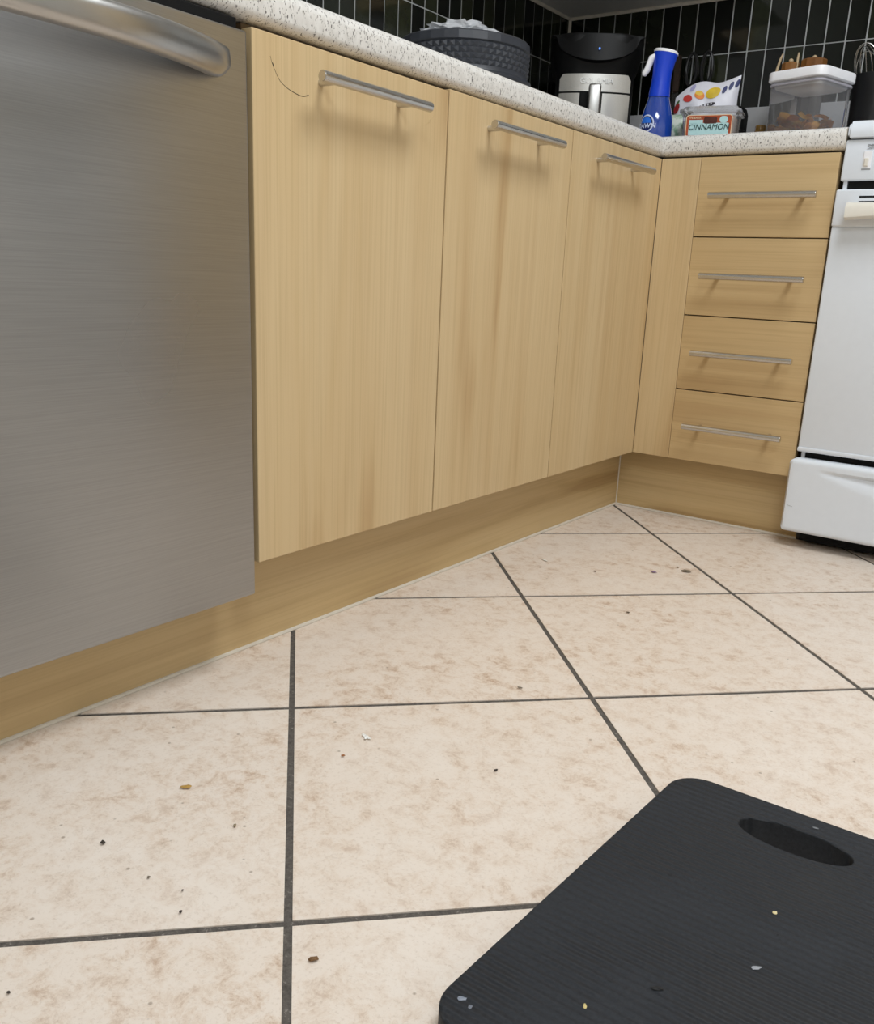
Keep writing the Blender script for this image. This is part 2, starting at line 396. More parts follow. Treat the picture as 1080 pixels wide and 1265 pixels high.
# corner filler and drawer unit
tag(obj('filler_panel', B(0.0002, XF-0.0008, 0.0, 0.0195, ZD, ZT, bev=0.001), M['maple'], origin=((XF)/2, 0.01, ZD)), 'narrow plain maple filler panel in the inner corner beside the drawers', 'panel')
org = ((XF+XR)/2, 0.3, 0)
du = thing('drawer_unit', 'maple drawer unit with four drawers between the corner and the white stove', 'drawers', org)
obj('carcass', B(XF+0.001, XR-0.001, 0.0215, 0.60, ZD-0.002, 0.8535), M['carcass'], du, origin=org)
ZL = (ZT, 0.6782, 0.5018, 0.3275, ZD)
for k, hz in enumerate((0.7650, 0.5912, 0.4170, 0.2437)):
    g = 0.0012
    d = obj('drawer', B(XF, XR-0.002, 0.0, 0.0195, ZL[k+1]+(g if k < 3 else 0), ZL[k]-(g if k else 0), bev=0.0011), M['maple_h_shaded'], du, origin=org)
    obj('handle', bar_handle('x', (0.2515, -0.035, hz), 0.234, 0.166), M['bar'], d, True, origin=org)

# ------------------------------------------------------------------ worktop (one L shaped piece)
prof = []
for i in range(9): a = PI/2*i/8; prof.append((0.016-0.016*math.sin(a), ZC-0.016+0.016*math.cos(a)) if False else (0.016*(1-math.sin(a)), ZC-0.016*(1-math.cos(a))))
for i in range(1, 9): a = PI/2*i/8; prof.append((0.014*(1-math.cos(a)), ZCB+0.014*(1-math.sin(a))))
full = [(WL-0.0, ZC)] + prof + [(WL-0.0, ZCB)]
bm = bmesh.new()
rA = [bm.verts.new((-d+0.001, -2.3, z)) for d, z in full]; rB = [bm.verts.new((-d+0.001, d-0.001, z)) for d, z in full]; rC = [bm.verts.new((0.4022, d-0.001, z)) for d, z in full]
for ra, rb in ((rA, rB), (rB, rC)):
    for i in range(len(full)):
        j = (i+1) % len(full)
        try: bm.faces.new((ra[i], ra[j], rb[j], rb[i]))
        except ValueError: pass
bm.faces.new(rA); bm.faces.new(rC[::-1])
ctr = thing('worktop', 'white speckled laminate worktop with rounded front edge running round the corner', 'worktop', (0, 0, ZCB))
obj('slab', bm, M['laminate'], ctr, True, origin=(0, 0, ZCB))
bm = bmesh.new(); box(bm, 0.4023, 0.4032, 0.0, WL-0.01, ZCB+0.002, ZC-0.004); obj('end_cap', bm, M['caulk'], ctr, origin=(0, 0, ZCB))

# ------------------------------------------------------------------ dishwasher
XD = 0.012; YR = -1.281; YL = -1.878
org = (-0.3, (YR+YL)/2, 0)
dw = thing('dishwasher', 'brushed stainless steel dishwasher with curved bar handle at left of frame', 'dishwasher', org)
obj('body', B(-0.60, -0.03, YL+0.005, YR-0.005, 0.105, 0.845), M['black'], dw, origin=org)
dd = obj('door', B(-0.028, XD, YL, YR, 0.117, 0.836, bev=0.0025, seg=3), M['steel'], dw, origin=org)
obj('top_strip', B(-0.03, -0.004, YL+0.003, YR-0.002, 0.838, 0.852, bev=0.001), M['matte_black'], dw, origin=org)
bm = bmesh.new(); yc = (YR+YL)/2; rings = []; NS = 56; hw = 0.270
for i in range(NS+1):
    s = -1+2*i/NS; sh = abs(s); h = 0.064*(1-sh**2.3); ring = []
    z0 = 0.793-0.004*(1-sh)
    for k in range(20):
        a = 2*PI*k/20; ca, sa = math.cos(a), math.sin(a)
        ex = 0.0115*(abs(ca)**0.75)*(1 if ca > 0 else -1); ez = (0.0165+0.0035*sh)*(abs(sa)**0.85)*(1 if sa > 0 else -1)
        e = max(0, (sh-0.86)/0.14)
        if ez < 0: ez *= 1-0.85*e*e
        ex *= 1-0.4*e*e
        ring.append(bm.verts.new((XD-0.004+h+ex, yc+s*hw, z0+ez)))
    rings.append(ring)
for a, b in zip(rings, rings[1:]):
    for k in range(20): bm.faces.new((a[k], a[(k+1) % 20], b[(k+1) % 20], b[k]))
bm.faces.new(rings[0][::-1]); bm.faces.new(rings[-1])
h_ = obj('handle', bm, M['dwbar'], dd, True, origin=org); h_['label'] = 'bowed flattened steel bar handle'

# dark gap panel between dishwasher and the first cabinet
# ------------------------------------------------------------------ stove
SX0, SX1 = 0.4065, 1.166
org = ((SX0+SX1)/2, 0.3, 0)
st = thing('stove', 'white freestanding electric stove with bottom storage drawer at right edge', 'stove', org)
obj('body', B(SX0+0.004, SX1-0.004, 0.022, 0.62, 0.045, 0.885), M['white'], st, origin=org)
bm = bmesh.new()
pr = [(0.62, 0.885), (0.62, 0.908), (0.045, 0.905), (0.03, 0.907), (0.012, 0.911), (0.0, 0.908), (-0.007, 0.898), (-0.009, 0.886), (-0.007, 0.877), (0.004, 0.875), (0.06, 0.876)]
va = [bm.verts.new((SX0, y, z)) for y, z in pr]; vb = [bm.verts.new((SX1, y, z)) for y, z in pr]
for i in range(len(pr)): j = (i+1) % len(pr); bm.faces.new((va[i], va[j], vb[j], vb[i]))
f1 = bm.faces.new(va); f2 = bm.faces.new(vb[::-1])
bmesh.ops.bevel(bm, geom=list(f1.edges)+list(f2.edges), offset=0.005, segments=3, affect='EDGES')
obj('cooktop', bm, M['white'], st, True, origin=org)
bm = B(SX0-0.0025, SX1+0.0025, -0.004, 0.021, 0.793, 0.8735, bev=0.004, seg=3)
for v in bm.verts: v.co.y += (v.co.z-0.793)*0.05 if v.co.y < 0.01 else 0
pn = obj('control_panel', bm, M['white'], st, True, origin=org)
bm = B(0.4435, 0.4595, -0.0040, 0.004, 0.8165, 0.850, bev=0.001); s_ = obj('switch', bm, M['white_plastic'], pn, origin=org)
bm = B(0.4465, 0.4550, -0.0085, -0.003, 0.8200, 0.8365, bev=0.002)
for v in bm.verts: v.co.y += (0.8365-v.co.z)*0.12
bmesh.ops.translate(bm, vec=-Vector(org), verts=bm.verts)
for v in bm.verts: pass
me = bpy.data.meshes.new('switch_rocker'); bm.to_mesh(me); bm.free(); link('rocker_lever', me, M['cream'], pn)
me = bpy.data.meshes.new('switch_foot'); bm = B(0.4425, 0.4600, -0.0035, 0.002, 0.8135, 0.8160); bmesh.ops.translate(bm, vec=-Vector(org), verts=bm.verts); bm.to_mesh(me); bm.free(); link('switch_label', me, M['grey_text'], pn)
for k, (tx, zz) in enumerate((('OVEN', 0.8610), ('LIGHT', 0.8555))):
    text('lettering', tx, 0.0055, M['grey_text'], pn, FRONT_Y(0.4555-org[0], -0.0012-org[1], zz), 0.0008)
obj('vent_gap', B(SX0+0.014, SX1-0.014, 0.005, 0.021, 0.777, 0.793), M['matte_black'], st, origin=org)
obj('side_post', B(SX0+0.004, SX0+0.012, 0.003, 0.021, 0.776, 0.793), M['white'], st, origin=org)
od = obj('oven_door', B(SX0-0.004, SX1+0.004, -0.010, 0.020, 0.2275, 0.702, bev=0.004, seg=3), M['white'], st, True, origin=org)
bm = B(SX0-0.0045, SX1+0.0045, -0.014, 0.018, 0.7015, 0.7755, bev=0.004, seg=3); obj('door_top_rail', bm, M['white'], od, True, origin=org)
for zz in (0.7605, 0.7505): obj('vent_slot', B(0.450, 1.120, -0.0146, -0.012, zz-0.0018, zz+0.0018), M['matte_black'], od, origin=org)
obj('door_bottom_rail', B(SX0-0.0045, SX1+0.0045, -0.013, 0.0195, 0.2195, 0.2300, bev=0.003, seg=2), M['white'], od, True, origin=org)
bm = bmesh.new(); NX = 24; rings = []
for i in range(NX+1):
    s = -1+2*i/NX; x = (SX0+SX1)/2+s*(0.352); zb = 0.7125+0.012*(1-abs(s)**2.0); rings.append([bm.verts.new((x, y, z)) for y, z in ((-0.012, zb+0.004), (-0.040, zb), (-0.050, zb+0.005), (-0.052, 0.736), (-0.047, 0.7455), (-0.036, 0.748), (-0.012, 0.746))])
for a, b in zip(rings, rings[1:]):
    for k in range(7): bm.faces.new((a[k], a[(k+1) % 7], b[(k+1) % 7], b[k]))
bm.faces.new(rings[0][::-1]); bm.faces.new(rings[-1])
bmesh.ops.bevel(bm, geom=[e for e in bm.edges if len(e.link_faces) == 2 and e.calc_face_angle(0) > 1.2], offset=0.002, segments=2, affect='EDGES')
obj('door_handle', bm, M['cream'], od, True, origin=org)
obj('drawer_gap', B(SX0+0.012, SX1-0.012, 0.004, 0.021, 0.205, 0.221), M['matte_black'], st, origin=org)
obj('side_post', B(SX0+0.003, SX0+0.011, 0.003, 0.021, 0.204, 0.222), M['white'], st, origin=org)
# storage drawer front with a long scooped grip
bm = bmesh.new(); xa, xb, za, zb = SX0-0.013, SX1+0.013, 0.036, 0.2055; NX, NZ = 150, 44
def sf(u, v):
    x = xa+(xb-xa)*u; z = za+(zb-za)*v; xm = (xa+xb)/2; s = (x-xm)/0.335
    y = -0.032
    cr_ = 0.016
    for (cx_, sx_) in ((xa+cr_, -1), (xb-cr_, 1)):
        for (cz_, sz_) in ((za+cr_, -1), (zb-cr_, 1)):
            dx_, dz_ = (x-cx_)*sx_, (z-cz_)*sz_
            if dx_ > 0 and dz_ > 0:
                mx_ = max(dx_, dz_); L_ = math.hypot(dx_, dz_); x = cx_+sx_*dx_*mx_/L_; z = cz_+sz_*dz_*mx_/L_
    e = min(min(x-xa, xb-x), min(z-za, zb-z)); r = 0.010
    if e < r: y += r-math.sqrt(max(0, r*r-(r-e)**2))
    if abs(s) < 1:
        w = (1-s*s); zl = 0.1855
        depth = 0.022*w**0.7; hgt = 0.062*w**0.8+0.001; q = (zl-z)/hgt
        if 0 <= q < 1: y += depth*(1-q)**1.6*min(1, (zl-z)/0.006)
    return x, y, z
g = [[bm.verts.new(sf(i/NX, j/NZ if j not in (0, NZ) else (0 if j == 0 else 1))) for j in range(NZ+1)] for i in range(NX+1)]
for i in range(NX):
    for j in range(NZ): bm.faces.new((g[i][j], g[i+1][j], g[i+1][j+1], g[i][j+1]))
bd = [e for e in bm.edges if e.is_boundary]; r = bmesh.ops.extrude_edge_only(bm, edges=bd)
for v in [v for v in r['geom'] if isinstance(v, bmesh.types.BMVert)]: v.co.y = -0.002
bmesh.ops.contextual_create(bm, geom=[e for e in bm.edges if e.is_boundary])
sd = obj('storage_drawer', bm, M['white'], st, True, origin=org)
bm = bmesh.new(); tube(bm, [(0.4035, -0.0321, 0.0975), (0.409, -0.0321, 0.0965), (0.4155, -0.0321, 0.0955)], 0.0004, 6); obj('scuff', bm, M['grey_text'], sd, origin=org)
obj('underside_shade', B(SX0+0.02, SX1-0.02, 0.03, 0.60, 0.006, 0.0449), M['matte_black'], st, origin=org)  # black slab put in for the dark shadow under the stove
for x in (SX0+0.012, SX1-0.012):
    for y in (0.06, 0.56): obj('leg', cyl(bmesh.new(), (x, y, 0.0), (x, y, 0.046), 0.007, 16), M['black'], st, origin=org)

# cupboards and fridge further right, out of the picture but mirrored in the steel
org = (1.54, 0.3, 0)
t = thing('tall_cabinet', 'tall maple pantry cabinet right of the stove, outside the picture', 'cabinet', org)
obj('carcass', B(1.185, 1.895, 0.0205, 0.60, 0.0, 2.10), M['carcass'], t, origin=org)
for a, b in ((1.185, 1.538), (1.541, 1.894)):
    d = obj('door', B(a, b, 0.0, 0.0195, ZD, 2.098, bev=0.001), M['maple'], t, origin=org)
    obj('handle', bar_handle('x', ((a+b)/2, -0.035, 1.00)), M['bar'], d, True, origin=org)
org = (2.27, 0.27, 0)
t = thing('fridge', 'grey two door fridge standing right of the tall pantry, outside the picture', 'fridge', org)
M['fridge'] = plain('grey_fridge', srgb(196, 199, 202), 0.4, 0, 0.5, 0.02)
obj('body', B(1.92, 2.62, 0.02, 0.62, 0.02, 1.76), M['fridge'], t, origin=org)
for z0, z1 in ((0.06, 1.10), (1.108, 1.755)):
    d = obj('door', B(1.92, 2.62, -0.04, 0.019, z0, z1, bev=0.008), M['fridge'], t, True, origin=org)
    bm = B(1.945, 1.965, -0.075, -0.039, z1-0.4 if z0 < 1 else z0+0.05, z1-0.05 if z0 < 1 else z0+0.35, bev=0.005); obj('handle', bm, M['bar'], d, True, origin=org)
# wall cupboards: only their undersides show
for nm, bx, lb in (('L', (-WL, -0.30, -0.05, WL), 'white wall cupboard over the left run, underside seen above the tiles'), ('B', (-0.2985, -0.06, 0.30, WL), 'white wall cupboard over the air fryer corner, underside seen at the top')):
    org = ((bx[0]+bx[1])/2, (bx[2]+bx[3])/2, 1.3565)
    t = thing('wall_cupboard', lb, 'cupboard', org)
    obj('carcass', B(*bx, 1.3565, 2.10), M['soffit'], t, origin=org)
    if nm == 'L': obj('door', B(bx[1]+0.0005, bx[1]+0.0185, -0.048, 0.28, 1.359, 2.098, bev=0.001), M['maple'], t, origin=org)
    else: obj('door', B(-0.278, -0.062, 0.281, 0.2995, 1.359, 2.098, bev=0.001), M['maple'], t, origin=org)
org = (LAMP_AT[0], LAMP_AT[1], ROOM_Z)
t = thing('ceiling_light', 'flat square ceiling light panel over the middle of the kitchen', 'lamp', org)
obj('housing', B(LAMP_AT[0]-0.40, LAMP_AT[0]+0.40, LAMP_AT[1]-0.475, LAMP_AT[1]+0.475, LAMP_AT[2]+0.004, ROOM_Z), M['white'], t, origin=org)
t = thing('ceiling_light', 'added flat panel for the fill light, unseen behind the camera', 'lamp', (1.5, -2.6, ROOM_Z))  # housing made up to go with the added fill lamp
obj('housing', B(0.97, 2.03, -2.93, -2.27, LAMP_AT[2]+0.004, ROOM_Z), M['white'], t, origin=(1.5, -2.6, ROOM_Z))

# ------------------------------------------------------------------ things on the worktop
# round container
PX, PY, PR = -0.392, -0.262, 0.148
M['grey_plastic'] = plain('dark_grey_plastic', srgb(56, 59, 66), 0.42)
t = thing('round_container', 'dark grey round container with faceted diamond pattern sides on the worktop', 'container', (PX, PY, ZC))
bm = bmesh.new(); lathe(bm, [(0.118, 0), (0.128, 0.02), (0.142, 0.072), (0.149, 0.082), (0.155, 0.086), (0.155, 0.092), (0.1475, 0.096), (0.1455, 0.104), (0.1455, 0.106)], 72)
obj('base', bm, M['grey_plastic'], t, True)
bm = bmesh.new(); NF = 54; NR = 4; zs = 0.104; hr = 0.0115
for r in range(NR):
    for k in range(NF):
        a0 = 2*PI*(k+0.5*(r % 2))/NF; a1 = a0+2*PI/NF; am = (a0+a1)/2
        R0 = 0.1452+0.0003*r; zz = zs+hr*r
        c4 = [bm.verts.new((R0*math.cos(a), R0*math.sin(a), z)) for a, z in ((a0, zz), (a1, zz), (a1, zz+hr), (a0, zz+hr))]
        ap = bm.verts.new(((R0+0.0042)*math.cos(am), (R0+0.0042)*math.sin(am), zz+hr*0.55))
        for i in range(4): bm.faces.new((c4[i], c4[(i+1) % 4], ap))
obj('diamond_band', bm, M['grey_plastic'], t)
bm = bmesh.new(); NF = 30
pr = [(0.146, zs+hr*NR), (0.150, zs+hr*NR+0.003), (0.1485, zs+hr*NR+0.019), (0.146, zs+hr*NR+0.0215), (0.135, zs+hr*NR+0.0225), (0.02, zs+hr*NR+0.023)]
lathe(bm, pr, NF); obj('faceted_lid', bm, M['grey_plastic'], t)
LIDZ = ZC+zs+hr*NR+0.023
# crumpled clear film on top of the lid
t_ = NT('crinkled_film'); t_.set((0.86, 0.88, 0.92, 1), 0.18, 0, 0.8)
t_.b.inputs['Alpha'].default_value = 0.62; M['film'] = t_.m
bm = bmesh.new(); bmesh.ops.create_icosphere(bm, subdivisions=4, radius=1)
from mathutils import noise as mn
for v in bm.verts:
    p = v.co.copy(); k = mn.noise(p*2.3)*0.35+mn.noise(p*5.5+Vector((3, 1, 2)))*0.28+abs(mn.noise(p*9))*0.18
    q = p*(1+k); q.x *= 0.075; q.y *= 0.050; q.z = max(-0.3, q.z)
    q.z = (q.z+0.3)*0.020*(1.0+0.4*mn.noise(Vector((p.x*2, p.y*2, 5)))); v.co = q
o = obj('plastic_film', bm, M['film'], None); o.location = (PX+0.028, PY-0.062, LIDZ+0.0004); o.rotation_euler = (0, 0, math.radians(32))
tag(o, 'crumpled clear plastic film heaped on the dark grey container lid', 'film')

# air fryer in the corner
AZ = math.radians(-60); FX, FY = -0.402, 0.388
t = thing('air_fryer', 'black air fryer with stainless front drawer standing in the corner', 'air fryer', (FX, FY, ZC), AZ+PI/2)   # local -y faces out
M['fryer_black'] = plain('gloss_black_plastic', srgb(6, 6, 7), 0.45, 0, 0.22)
FZ = 1.085
def loftbox(bm, secs, n=8, cap=True):
    rings = []
    for w, d, r, y, z in secs: rings.append([bm.verts.new((px, py+y, z)) for px, py in rounded(w, d, r, n)])
    for a, b in zip(rings, rings[1:]):
        m_ = len(a)
        for i in range(m_): bm.faces.new((a[i], a[(i+1) % m_], b[(i+1) % m_], b[i]))
    if cap: bm.faces.new(rings[0][::-1]); bm.faces.new(rings[-1])
    return bm
bm = bmesh.new(); loftbox(bm, [(0.205, 0.22, 0.05, 0.0, 0.0), (0.215, 0.23, 0.06, 0, 0.02), (0.215, 0.235, 0.06, 0, 0.20), (0.232, 0.245, 0.07, 0, 0.212), (0.25, 0.262, 0.08, 0, 0.245), (0.256, 0.268, 0.08, 0, 0.277), (0.25, 0.262, 0.08, 0, 0.284), (0.20, 0.21, 0.07, 0, 0.288)])
obj('body', bm, M['fryer_black'], t, True)
# sloped glossy control visor
bm = bmesh.new(); N = 20; rA = []; rB = []
for i in range(N+1):
    s = -1+2*i/N; x = s*0.125; y = -0.132+0.03*s*s
    rA.append((bm.verts.new((x, y-0.004, 0.282)), bm.verts.new((x*0.9, y-0.012-0.0*s, 0.282-0.055*(1-s*s)**0.5-0.006)), bm.verts.new((x*0.88, y+0.03, 0.276-0.055*(1-s*s)**0.5-0.006)), bm.verts.new((x, y+0.03, 0.284))))
for a, b in zip(rA, rA[1:]):
    for k in range(4): bm.faces.new((a[k], a[(k+1) % 4], b[(k+1) % 4], b[k]))
bm.faces.new(rA[0]); bm.faces.new(rA[-1][::-1])
obj('control_visor', bm, M['fryer_black'], t, True)
e_ = NT('blue_indicator'); e_.set((0.02, 0.05, 0.2, 1), 0.4); e_.b.inputs['Emission Color'].default_value = (0.1, 0.3, 1, 1); e_.b.inputs['Emission Strength'].default_value = 1.2
bm = bmesh.new(); cyl(bm, (0.004, -0.147, 0.2465), (0.004, -0.1435, 0.2465), 0.0026, 12); l_ = obj('indicator_light', bm, e_.m, t); l_['label'] = 'small glowing blue light'
M['fryer_steel'] = brushed('fryer_steel', (0.62, 0.61, 0.59, 1), 0.3, 'x', 0.03)
def curved_panel(bm, w, z0, z1, y, bow, th, r):
    """front panel with rounded top corners, bowed towards -y"""
    N = 24; cols = []
    for i in range(N+1):
        x = -w/2+w*i/N; e = w/2-abs(x); zt = z1-(r-math.sqrt(max(0, r*r-(r-e)**2)) if e < r else 0)
        yy = y+bow*(2*x/w)**2
        cols.append([bm.verts.new((x, yy, z0)), bm.verts.new((x, yy, zt)), bm.verts.new((x, yy+th, zt)), bm.verts.new((x, yy+th, z0))])
    for a, b in zip(cols, cols[1:]):
        for k in range(4): bm.faces.new((a[k], a[(k+1) % 4], b[(k+1) % 4], b[k]))
    bm.faces.new(cols[0]); bm.faces.new(cols[-1][::-1]); return bm
obj('front_panel', curved_panel(bmesh.new(), 0.192, 0.153, 0.1935, -0.128, 0.016, 0.012, 0.012), M['fryer_steel'], t, True)
bk = obj('basket', curved_panel(bmesh.new(), 0.192, 0.02, 0.149, -0.128, 0.016, 0.012, 0.001), M['fryer_steel'], t, True)
bm = B(-0.040, 0.022, -0.1295, -0.118, 0.095, 0.1535, bev=0.004); obj('grip_recess', bm, M['matte_black'], bk, True)
bm = B(-0.0165, 0.0165, -0.160, -0.130, 0.045, 0.166, bev=0.005, seg=3); obj('basket_handle', bm, M['dwbar'], bk, True)
text('lettering', 'GOURMIA', 0.018, M['dwbar'], t, FRONT_Y(0.004, -0.1288, 0.1765), 0.0008, 1.1)

for ch in [o for o in bpy.data.objects if o.parent == t or (o.parent and o.parent.parent == t)]: ch.data.transform(Matrix.Diagonal((1, 1, FZ, 1)))

# blue spray bottle
bl = NT('blue_liquid_plastic'); bl.set(srgb(14, 62, 156), 0.08, 0, 0.8); bl.b.inputs['Coat Weight'].default_value = 0.8; bl.b.inputs['Coat Roughness'].default_value = 0.05; M['bottle'] = bl.m
M['bottle_top'] = plain('blue_sleeve', srgb(14, 62, 200), 0.35, noise=0.04)
SPX, SPY = -0.062, 0.086
SRZ = math.radians(30)
t = thing('spray_bottle', 'blue spray bottle with white trigger at the inner corner of the worktop', 'bottle', (SPX, SPY, ZC), SRZ)
bm = bmesh.new(); N = 40; rings = []
for r, z in [(0.034, 0), (0.0385, 0.004), (0.039, 0.03), (0.0375, 0.05), (0.033, 0.07), (0.0275, 0.088), (0.0245, 0.10), (0.0235, 0.108)]:
    rings.append([bm.verts.new((r*math.cos(2*PI*i/N), r*0.72*math.sin(2*PI*i/N), z)) for i in range(N)])
for a, b in zip(rings, rings[1:]):
    for i in range(N): bm.faces.new((a[i], a[(i+1) % N], b[(i+1) % N], b[i]))
bm.faces.new(rings[0][::-1]); bm.faces.new(rings[-1])
obj('body', bm, M['bottle'], t, True)
bm = bmesh.new(); rings = []
for r, z, ox, tl in [(0.0250, 0.100, 0, 0), (0.0245, 0.112, 0, 0), (0.0225, 0.130, 0.001, 0), (0.0225, 0.150, 0.002, 0), (0.0245, 0.172, 0.004, 0.02), (0.0275, 0.190, 0.006, 0.10), (0.0285, 0.1955, 0.0065, 0.14)]:
    rings.append([bm.verts.new((ox+r*math.cos(2*PI*i/N), r*0.85*math.sin(2*PI*i/N), z-tl*r*math.cos(2*PI*i/N))) for i in range(N)])
for a, b in zip(rings, rings[1:]):
    for i in range(N): bm.faces.new((a[i], a[(i+1) % N], b[(i+1) % N], b[i]))
bm.faces.new(rings[0][::-1]); bm.faces.new(rings[-1]); obj('sleeve', bm, M['bottle_top'], t, True)
bm = bmesh.new(); rings = []
for r, z in [(0.0287, 0.1945), (0.0290, 0.198), (0.0265, 0.2012), (0.016, 0.203), (0.003, 0.2035)]:
    rings.append([bm.verts.new((0.0065+r*math.cos(2*PI*i/N), r*0.85*math.sin(2*PI*i/N), z-0.14*r*math.cos(2*PI*i/N))) for i in range(N)])
for a, b in zip(rings, rings[1:]):
    for i in range(N): bm.faces.new((a[i], a[(i+1) % N], b[(i+1) % N], b[i]))
bm.faces.new(rings[0][::-1]); bm.faces.new(rings[-1]); obj('cap', bm, M['white_plastic'], t, True)
bm = bmesh.new(); tube(bm, [(-0.018, 0, 0.188), (-0.026, 0, 0.183), (-0.030, 0, 0.172), (-0.034, 0, 0.160), (-0.040, 0, 0.150), (-0.041, 0, 0.146)], [0.006, 0.0068, 0.006, 0.006, 0.0055, 0.003], 12, flat=1.5)
obj('trigger', bm, M['white_plastic'], t, True)
# round logo on the lower front
def on_bottle(a, z, off=0.0006):
    P = [(0.0385, 0.004), (0.039, 0.03), (0.0375, 0.05), (0.033, 0.07), (0.0275, 0.088)]
    for (r0, z0), (r1, z1) in zip(P, P[1:]):
        if z0 <= z <= z1: r = r0+(r1-r0)*(z-z0)/(z1-z0); break
    else: r = 0.0385
    return Vector(((r+off)*math.cos(a), (r*0.72+off)*math.sin(a), z))
M['logo_white'] = plain('logo_white', srgb(200, 210, 236), 0.4); M['logo_blue'] = plain('logo_blue', srgb(40, 110, 214), 0.4); M['logo_navy'] = plain('logo_navy', srgb(10, 28, 92), 0.4)
def bottle_disc(ca, cz, ra, rz, off, mat, name, half=None, ring=0.0):
    bm = bmesh.new(); N = 32; prev = None
    rs = [ring, 0.5+ring/2, 1.0]
    def pt(k, q):
        th = 2*PI*k/N; sz = math.sin(th)
        if half and sz < 0: sz = 0
        return on_bottle(ca+ra*q*math.cos(th), cz+rz*q*sz, off)
    for q0, q1 in zip(rs, rs[1:]):
        for k in range(N):
            P = [pt(k, q0), pt(k+1, q0), pt(k+1, q1), pt(k, q1)]
            uniq = []
            for p_ in P:
                if not any((p_-u).length < 1e-6 for u in uniq): uniq.append(p_)
            if len(uniq) >= 3: bm.faces.new([bm.verts.new(p_) for p_ in uniq])
    bmesh.ops.remove_doubles(bm, verts=bm.verts, dist=1e-6)
    return obj(name, bm, mat, t)
LA = math.radians(-134)
bottle_disc(LA, 0.0385, 0.54, 0.0200, 0.0005, M['logo_white'], 'logo_ring', ring=0.84)
bottle_disc(LA, 0.0385, 0.46, 0.0168, 0.0007, M['logo_navy'], 'logo_disc')
bottle_disc(LA, 0.0395, 0.38, 0.0135, 0.0010, M['logo_blue'], 'logo_sun', half=True)
# lettering wrapped round the bottle
cu = bpy.data.curves.new('dawn', 'FONT'); cu.body = 'DAWN'; cu.size = 0.0140; cu.align_x = 'CENTER'; cu.align_y = 'CENTER'; cu.offset = 0.0004
o = bpy.data.objects.new('tmp', cu); COL.objects.link(o)
me = bpy.data.meshes.new_from_object(o.evaluated_get(bpy.context.evaluated_depsgraph_get())); bpy.data.objects.remove(o, do_unlink=True)
for v in me.vertices: v.co = on_bottle(LA+v.co.x/0.034, 0.0330+v.co.y, 0.0016)
me.materials.clear(); link('lettering', me, M['logo_white'], t)

# white bag printed with fruit
t = thing('fruit_bag', 'white plastic bag printed with coloured fruit behind the cinnamon box', 'bag', (-0.012, 0.262, ZC), math.radians(18))
M['bag'] = plain('white_bag_film', srgb(216, 216, 226), 0.4, noise=0.03)
def bag_pt(u, v, side=1):
    # u across -1..1, v up 0..1
    top = 0.166-0.034*max(0, -u)**1.8+0.011*max(0, u-0.35)**1.0*1.6-0.003*math.sin(4*u)
    z = v*top; x = 0.080*u*(1-0.06*v)+0.003*math.sin(6*v+u)
    th = 0.030*max(0, 1-abs(u)**2.4)**0.6*max(0, math.sin(PI*min(1, v**0.75)))**0.55
    th += 0.0028*math.sin(9*u+7*v)*(1-abs(u)**3)*math.sin(PI*v)
    return Vector((x, -side*max(th, 0.0006)+0.018*v, z))
bm = bmesh.new(); NU, NV = 30, 24
for side in (1, -1):
    g = [[bm.verts.new(bag_pt(-1+2*i/NU, j/NV, side)) for j in range(NV+1)] for i in range(NU+1)]
    for i in range(NU):
        for j in range(NV): bm.faces.new((g[i][j], g[i+1][j], g[i+1][j+1], g[i][j+1]))
bmesh.ops.remove_doubles(bm, verts=bm.verts, dist=0.0013)
obj('pouch', bm, M['bag'], t, True)
def bag_spot(name, cu_, cv, ru, rv, col, rot=0, off=0.0012):
    bm = bmesh.new(); N = 20; vs = []; c = bm.verts.new(bag_pt(cu_, cv)+Vector((0, -off, 0)))
    for q in (0.55, 1.0):
        ring = []
        for k in range(N):
            a = 2*PI*k/N; dx, dy = math.cos(a)*ru*q, math.sin(a)*rv*q
            ring.append(bm.verts.new(bag_pt(cu_+dx*math.cos(rot)-dy*math.sin(rot)*0.6, min(0.985, cv+dx*math.sin(rot)*0.6+dy*math.cos(rot)))+Vector((0, -off, 0))))
        vs.append(ring)
    for k in range(N):
        bm.faces.new((c, vs[0][k], vs[0][(k+1) % N])); bm.faces.new((vs[0][k], vs[1][k], vs[1][(k+1) % N], vs[0][(k+1) % N]))
    return obj(name, bm, plain('print_'+name, col, 0.5, noise=0.12), t)
bag_spot('strawberry_print', -0.93, 0.76, 0.10, 0.085, srgb(150, 30, 34), 0.2)
bag_spot('leaf_print', -0.90, 0.85, 0.06, 0.03, srgb(60, 96, 50), 0.2, 0.0016)
bag_spot('melon_print', -0.58, 0.80, 0.17, 0.060, srgb(196, 62, 56), -0.5)
bag_spot('berry_print', -0.45, 0.93, 0.09, 0.05, srgb(160, 158, 196), 0.3)
bag_spot('peach_print', -0.20, 0.79, 0.17, 0.062, srgb(222, 128, 44), -0.25)
bag_spot('peach_top_print', -0.22, 0.82, 0.13, 0.035, srgb(226, 188, 70), -0.2, 0.0016)
bag_spot('pineapple_print', 0.22, 0.83, 0.23, 0.085, srgb(208, 176, 30), 0.25)
for k, (a, b) in enumerate(((0.56, 0.86), (0.75, 0.89), (0.93, 0.90))): bag_spot('blueberry_print', a, b, 0.085, 0.055, srgb(42, 50, 100), 0.6)
bag_spot('title_print', 0.0, 0.625, 0.34, 0.035, srgb(52, 48, 56), 0.28)
for k in range(5): bag_spot('title_stroke', -0.2+0.1*k, 0.610+0.0145*k, 0.028, 0.017, srgb(206, 206, 214), 0.3, 0.0022)

